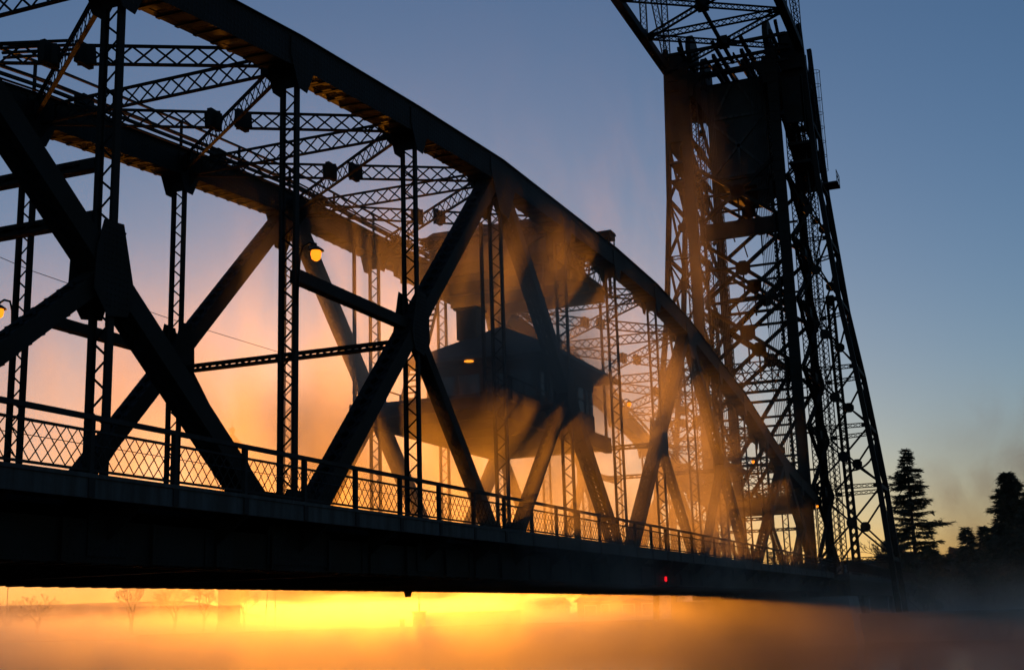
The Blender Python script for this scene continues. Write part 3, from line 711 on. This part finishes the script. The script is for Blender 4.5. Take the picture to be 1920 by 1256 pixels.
def house(x, y, w, d, h, rh, lab, wins, ridge_y=True):
    e = empty('house', (x, y, gz(x, y)-.15)); tag(e, lab, 'house')
    MB().box(-d/2, d/2, -w/2, w/2, 0, h).build('wall', 'brick', e)
    o_ = .4
    r = MB().prism([(0-d/2-o_, 0, h), (d/2+o_, 0, h), (0, 0, h+rh)], (0, w+2*o_, 0)).build('roof', 'roof', e)
    for (yy, zz, ww, hh) in wins:
        f = MB().box(-d/2-.05, -d/2+.04, yy-ww/2, yy+ww/2, zz-hh/2, zz+hh/2).build('window', 'white', e)
        MB().box(-d/2-.07, -d/2-.04, yy-ww/2+.12, yy+ww/2-.12, zz-hh/2+.12, zz+hh/2-.12).build('pane', 'glass', f)
    return e
house(172, 55, 6.5, 7, 2.1, 1.4, 'low pitched-roof shed among bare trees on the far shore', [(1, 1.1, 1, .9)])
house(142, 31.5, 12, 8, 2.7, 1.2, 'long low house with white framed windows half hidden in mist under the bridge', [(-3.5, 1.5, 1.7, 1.6), (-.9, 1.5, 1.7, 1.6), (2.2, 1.4, 1.2, 2.0), (4.2, 1.5, 1.7, 1.6)])

def bare_mesh(seed, h, spread):
    rg = random.Random(seed); mb = MB()
    def grow(p, d, L, r, lv):
        pts = [p]; rad = [r]; q = V(p); dd = V(d); n_ = 3
        for i in range(n_):
            dd = (dd+V((rg.uniform(-.18, .18), rg.uniform(-.18, .18), rg.uniform(-.02, .12)))).normalized()
            q = q+dd*L/n_; pts.append(V(q)); rad.append(r*(1-.35*(i+1)/n_))
        mb.tube(pts, rad, 5 if lv < 2 else 3)
        if lv >= 6: return
        for i in range(3 if lv < 5 else 2):
            a = rg.uniform(0, 6.28); tl = rg.uniform(.45, .95)*spread
            t = V((0, 0, 1)) if abs(dd.z) < .8 else V((1, 0, 0)); x = dd.cross(t).normalized(); y = dd.cross(x)
            nd = (dd+(x*math.cos(a)+y*math.sin(a))*tl).normalized()
            src = pts[-1] if i < 2 else pts[-2]
            grow(src, nd, L*rg.uniform(.62, .8), max(.028, rad[-1]*rg.uniform(.62, .78)), lv+1)
    grow(V((0, 0, 0)), V((0, 0, 1)), h*.27, h*.03, 0)
    me = bpy.data.meshes.new('branches'); me.from_pydata(mb.v, [], mb.f); me.materials.append(M['bark'])
    return me
bares = [bare_mesh(5, 10, 1.0), bare_mesh(11, 10, .85), bare_mesh(23, 10, 1.15)]
for i, (x, y, h, v, lab) in enumerate([
        (200, 182, 9.6, 0, 'wide bare tree with arching twigs beside the unlit street lamp'), (211, 200, 8, 2, 'low bare tree right behind the unlit street lamp'),
        (216, 170, 12, 1, 'tall bare tree in the mist between the wide tree and the lighthouse'), (226, 166, 11.5, 0, 'bare tree nearer the lighthouse with a slender trunk'),
        (231, 161.5, 11, 2, 'bare bushy tree just beside the lighthouse in the mist'), (230, 149.5, 9.5, 1, 'faint bare tree between lighthouse and leaning pole'),
        (152, 51.4, 6.2, 2, 'low spreading bare tree beside the low wall in orange mist'), (162, 47.6, 5.6, 0, 'small bare tree beside the pitched-roof shed'),
        (137, -1.8, 12, 1, 'bare tree standing behind the flared tower leg'), (150, 12.0, 11.5, 2, 'bare tree seen through the tower base columns'),
        (144, 6.5, 9, 0, 'shorter bare tree behind the tower base')]):
    if x > 190: q = (126+i*3.0+20.9)/(x+20.9); x, y, h = x*q-20.9*(1-q), y*q-17.6*(1-q), h*q*1.45
    e = empty('bare_tree', (x, y, gz(x, y)-.15), i*1.3); tag(e, lab, 'tree', 'bare trees on the far shore'); e.scale = (h/10,)*3
    b = bpy.data.objects.new('branches', bares[v]); C.objects.link(b); b.parent = e

def conifer(x, y, h, rad, seed, lab, gap=.35, pw=1.0, droop=.25, dens=1.0):
    rg = random.Random(seed); e = empty('spruce_tree', (x, y, gz(x, y)-.2)); h -= gz(x, y)+.9; tag(e, lab, 'tree', 'conifers beside the tower')
    MB().tube([(0, 0, 0), (.1, .05, h*.5), (0, 0, h*.98)], [h*.017, h*.011, .02], 8).build('trunk', 'bark', e)
    mb = MB(); z = h*.06
    br = MB()
    while z < h*.985:
        t = z/h; R = rad*(1-t)**pw*rg.uniform(.75, 1.12)+.12
        nb = rg.randint(7, 11)
        for i in range(nb):
            if rg.random() < .10: continue
            a = rg.uniform(0, 6.283); L = R*rg.uniform(.55, 1.1)
            if rg.random() < .12: L *= 1.25
            dx, dy = math.cos(a), math.sin(a); rise = rg.uniform(-.02, .22)
            def pt(u): return V((dx*L*u, dy*L*u, z+L*(rise*u-droop*u*u+.16*u**4)))
            br.tube([pt(0), pt(.5), pt(.95)], [.05, .03, .01], 3)
            n_ = max(10, int(L*42*dens))
            for j in range(n_):
                u = rg.uniform(.12, 1.0); c = pt(u)+V((rg.gauss(0, .08), rg.gauss(0, .08), rg.gauss(-.05, .07)))*(1+L*.1)
                w = rg.uniform(.2, .42); s_ = (1-u)*.5+.35
                d = (V((dx, dy, 0))*rg.uniform(.3, 1)+V((-dy, dx, 0))*rg.uniform(-1, 1)*s_*1.5+V((0, 0, rg.uniform(-.5, .25)))).normalized()
                sd = d.cross(V((rg.uniform(-1, 1), rg.uniform(-1, 1), 1))).normalized()
                l = w*rg.uniform(1.3, 2.4)
                mb.add([c-sd*w*.22, c+sd*w*.22, c+d*l+sd*w*.1, c+d*l-sd*w*.1], [(0, 1, 2, 3)])
        z += gap*rg.uniform(.7, 1.3)*(1.15-t*.5)
    br.build('branches', 'bark', e, 'stuff'); mb.build('crown', 'needle', e)
    return e
conifer(170, -2.6, 23.2, 6.6, 4, 'tall ragged spruce with tiered branches beside the flared tower leg', gap=.62, pw=.85, droop=.22)
conifer(172, -9.6, 11.8, 2.3, 8, 'small narrow spruce, the slimmer of the pair of short spruces', gap=.4, pw=.7)
conifer(172, -11.9, 11.6, 2.0, 15, 'small spruce close against the broad dense spruce', gap=.4, pw=.75)
conifer(170, -15.9, 19.0, 5.4, 22, 'broad dense dark spruce rising above the pair of short spruces', gap=.42, pw=.62, dens=1.3)
conifer(176, -20.6, 17.6, 4.4, 27, 'dense spruce half merged behind the broad dense spruce', gap=.42, pw=.65, dens=1.2)
conifer(168, -5.2, 8.6, 2.6, 31, 'short bushy spruce at the foot of the tall ragged spruce', gap=.4, pw=.8)
conifer(190, -6.8, 9.6, 2.8, 41, 'low spruce behind the gap between the tall spruce and the short pair', gap=.45, pw=.75)
conifer(196, -13.5, 13.0, 3.4, 43, 'middling spruce partly hidden behind the small spruces', gap=.45, pw=.7)
conifer(200, 3.4, 12.5, 3.4, 47, 'spruce top showing behind the tower side of the tall ragged spruce', gap=.45, pw=.75)
conifer(165, -22.5, 12.5, 4.0, 51, 'stout spruce on the outer flank of the broad dense spruce', gap=.42, pw=.6, dens=1.2)
conifer(167, -18.9, 16.2, 4.8, 57, 'full dark spruce filling the space beside the broad dense spruce', gap=.4, pw=.6, dens=1.2)
conifer(180, -9.0, 9.0, 3.2, 59, 'low full spruce crowding behind the pair of short spruces', gap=.42, pw=.6, dens=1.2)
def shrub(x, y, r, h, seed, lab):
    rg = random.Random(seed); e = empty('shrub', (x, y, gz(x, y)-.1)); tag(e, lab, 'shrub', 'dark shrubs on the tower bank')
    mb = MB(); st = MB()
    cl = [(V((rg.gauss(0, r*.45), rg.gauss(0, r*.5), h*rg.uniform(.25, .8))), rg.uniform(.25, .5)*r) for _ in range(9)]
    for c, cr in cl:
        st.tube([(c.x*.2, c.y*.2, 0), c*.6, c], [.08, .05, .02], 4)
        for _ in range(170):
            d = V((rg.gauss(0, 1), rg.gauss(0, 1), rg.gauss(0, .8))).normalized(); q = c+d*cr*rg.uniform(.4, 1.15)
            u = d.cross(V((rg.random(), rg.random(), rg.random()))).normalized(); v = d.cross(u); w = rg.uniform(.1, .24)
            mb.add([q-u*w, q+v*w*.6, q+u*w, q-v*w*.6], [(0, 1, 2, 3)])
    st.build('stem', 'bark', e, 'stuff'); mb.build('foliage', 'shrub', e)
shr = ['under the tall ragged spruce', 'between the tower leg and the tall spruce', 'below the pair of short spruces', 'beside the broad dense spruce', 'in front of the broad dense spruce', 'at the foot of the flared tower leg', 'behind the flared tower leg', 'among the bare trees behind the tower', 'near the low white framed house']
for i, (x, y, r, h) in enumerate([(160, -2.0, 3.2, 5.2), (158, 2.6, 3.0, 4.6), (160, -7.6, 3.2, 5.4), (160, -12.4, 3.4, 6.0), (162, -17.5, 3.6, 6.6), (135, -6.0, 2.2, 3.2), (150, 5.6, 3.2, 5.0), (155, 10, 3.4, 5.2), (150, 17, 3.6, 4.4)]):
    shrub(x, y, r, h, 60+i, 'dark leafy shrub '+shr[i])

# ------------------------------------------------------------------ sea smoke
def smoke(name, bounds, build, colour=(.95, .91, .86), g=.55):
    x0, x1, y0, y1, z0, z1 = bounds
    m = bpy.data.materials.new(name); m.use_nodes = True; n = m.node_tree.nodes; l = m.node_tree.links
    n.remove(n['Principled BSDF']); out = n['Material Output']
    pv = n.new('ShaderNodeVolumePrincipled'); pv.inputs['Color'].default_value = (*colour, 1); pv.inputs['Anisotropy'].default_value = g
    tc = n.new('ShaderNodeTexCoord'); sp = n.new('ShaderNodeSeparateXYZ'); l.new(tc.outputs['Object'], sp.inputs[0])
    def math_(op, a, b=None, clamp=False):
        q = n.new('ShaderNodeMath'); q.operation = op; q.use_clamp = clamp
        for i, s in enumerate((a, b)):
            if s is None: continue
            if isinstance(s, (int, float)): q.inputs[i].default_value = s
            else: l.new(s, q.inputs[i])
        return q.outputs[0]
    def noise(scale, sx, sy, sz, det=3, off=(0, 0, 0), dist=0):
        mp = n.new('ShaderNodeMapping'); mp.inputs['Scale'].default_value = (sx, sy, sz); mp.inputs['Location'].default_value = off
        l.new(tc.outputs['Object'], mp.inputs[0])
        q = n.new('ShaderNodeTexNoise'); q.inputs['Scale'].default_value = scale; q.inputs['Detail'].default_value = det; q.inputs['Distortion'].default_value = dist
        l.new(mp.outputs[0], q.inputs['Vector']); return q.outputs['Fac']
    def ramp(v, a, b):
        q = n.new('ShaderNodeMapRange'); q.interpolation_type = 'SMOOTHSTEP'; q.inputs['From Min'].default_value = a; q.inputs['From Max'].default_value = b
        l.new(v, q.inputs['Value']); return q.outputs['Result']
    den = build(sp, math_, noise, ramp)
    l.new(den, pv.inputs['Density']); l.new(pv.outputs[0], out.inputs['Volume'])
    o = MB().box(*bounds).build(name, m); o['kind'] = 'stuff'
    return o
def low(sp, m_, noise, ramp):
    x, y, z = sp.outputs['X'], sp.outputs['Y'], sp.outputs['Z']
    nz = noise(.055, 1, 1, 1.4, 2, (3, 1, 0), .8)
    tear = noise(.16, 1, 1, .8, 3, (1, 5, 2), 1.8)
    far = m_('MAXIMUM', ramp(y, 9, 24), ramp(x, 30, 75))
    top_ = m_('ADD', m_('ADD', m_('MULTIPLY', nz, 7), m_('MULTIPLY', far, 1.5)), m_('MULTIPLY', tear, 12))
    h = ramp(m_('SUBTRACT', top_, m_('ADD', z, 9.6)), -.6, 4.0)
    side = m_('ADD', m_('MULTIPLY', ramp(y, -14, 16), .85), .15)
    return m_('MULTIPLY', m_('MULTIPLY', h, side), .06)
smoke('sea_smoke', (-10, 240, -40, 240, -3.15, 5.5), low, g=.81)
def wisps(sp, m_, noise, ramp):
    x, y, z = sp.outputs['X'], sp.outputs['Y'], sp.outputs['Z']
    nz = noise(.15, 1, 1, .42, 3, (4, 2, 1), 1.8)
    a = m_('ADD', m_('MULTIPLY', ramp(nz, .44, .68), .92), .08)
    core = m_('MULTIPLY', m_('MULTIPLY', ramp(z, 17, 6), ramp(x, 13, 24)), m_('ADD', m_('MULTIPLY', ramp(x, 84, 44), .6), m_('MULTIPLY', ramp(x, 48, 34), .7)))
    thin = m_('MULTIPLY', m_('MULTIPLY', ramp(z, 33, 14), m_('MULTIPLY', ramp(x, 25, 40), ramp(x, 76, 50))), .10)
    return m_('MULTIPLY', m_('MULTIPLY', a, m_('MAXIMUM', core, m_('MULTIPLY', thin, ramp(nz, .44, .68)))), .19)
smoke('steam_wisps', (13, 84, -3, 22, 1.0, 35), wisps, g=.80)
def veil(sp, m_, noise, ramp):
    x, y, z = sp.outputs['X'], sp.outputs['Y'], sp.outputs['Z']
    f = m_('MULTIPLY', ramp(m_('SUBTRACT', y, m_('MULTIPLY', x, .42)), -20, 50), ramp(z, 75, 4))
    return m_('MULTIPLY', m_('MULTIPLY', f, ramp(x, 60, 110)), .0014)
smoke('lake_vapour', (40, 250, 12, 260, 4, 76), veil, g=.74)
def plume(sp, m_, noise, ramp):
    x, y, z = sp.outputs['X'], sp.outputs['Y'], sp.outputs['Z']
    a = ramp(noise(.07, 1, 1, .7, 3, (9, 3, 2), 1.6), .42, .72)
    f = m_('MULTIPLY', ramp(z, 39, 10), ramp(y, 3, -10))
    return m_('MULTIPLY', m_('MULTIPLY', a, f), .05)
smoke('shade_toned_mist', (178, 225, -60, 4, 3, 40), plume, (.4, .38, .37), g=.2)  # mist lying in shade; the shade is put into its grey colour
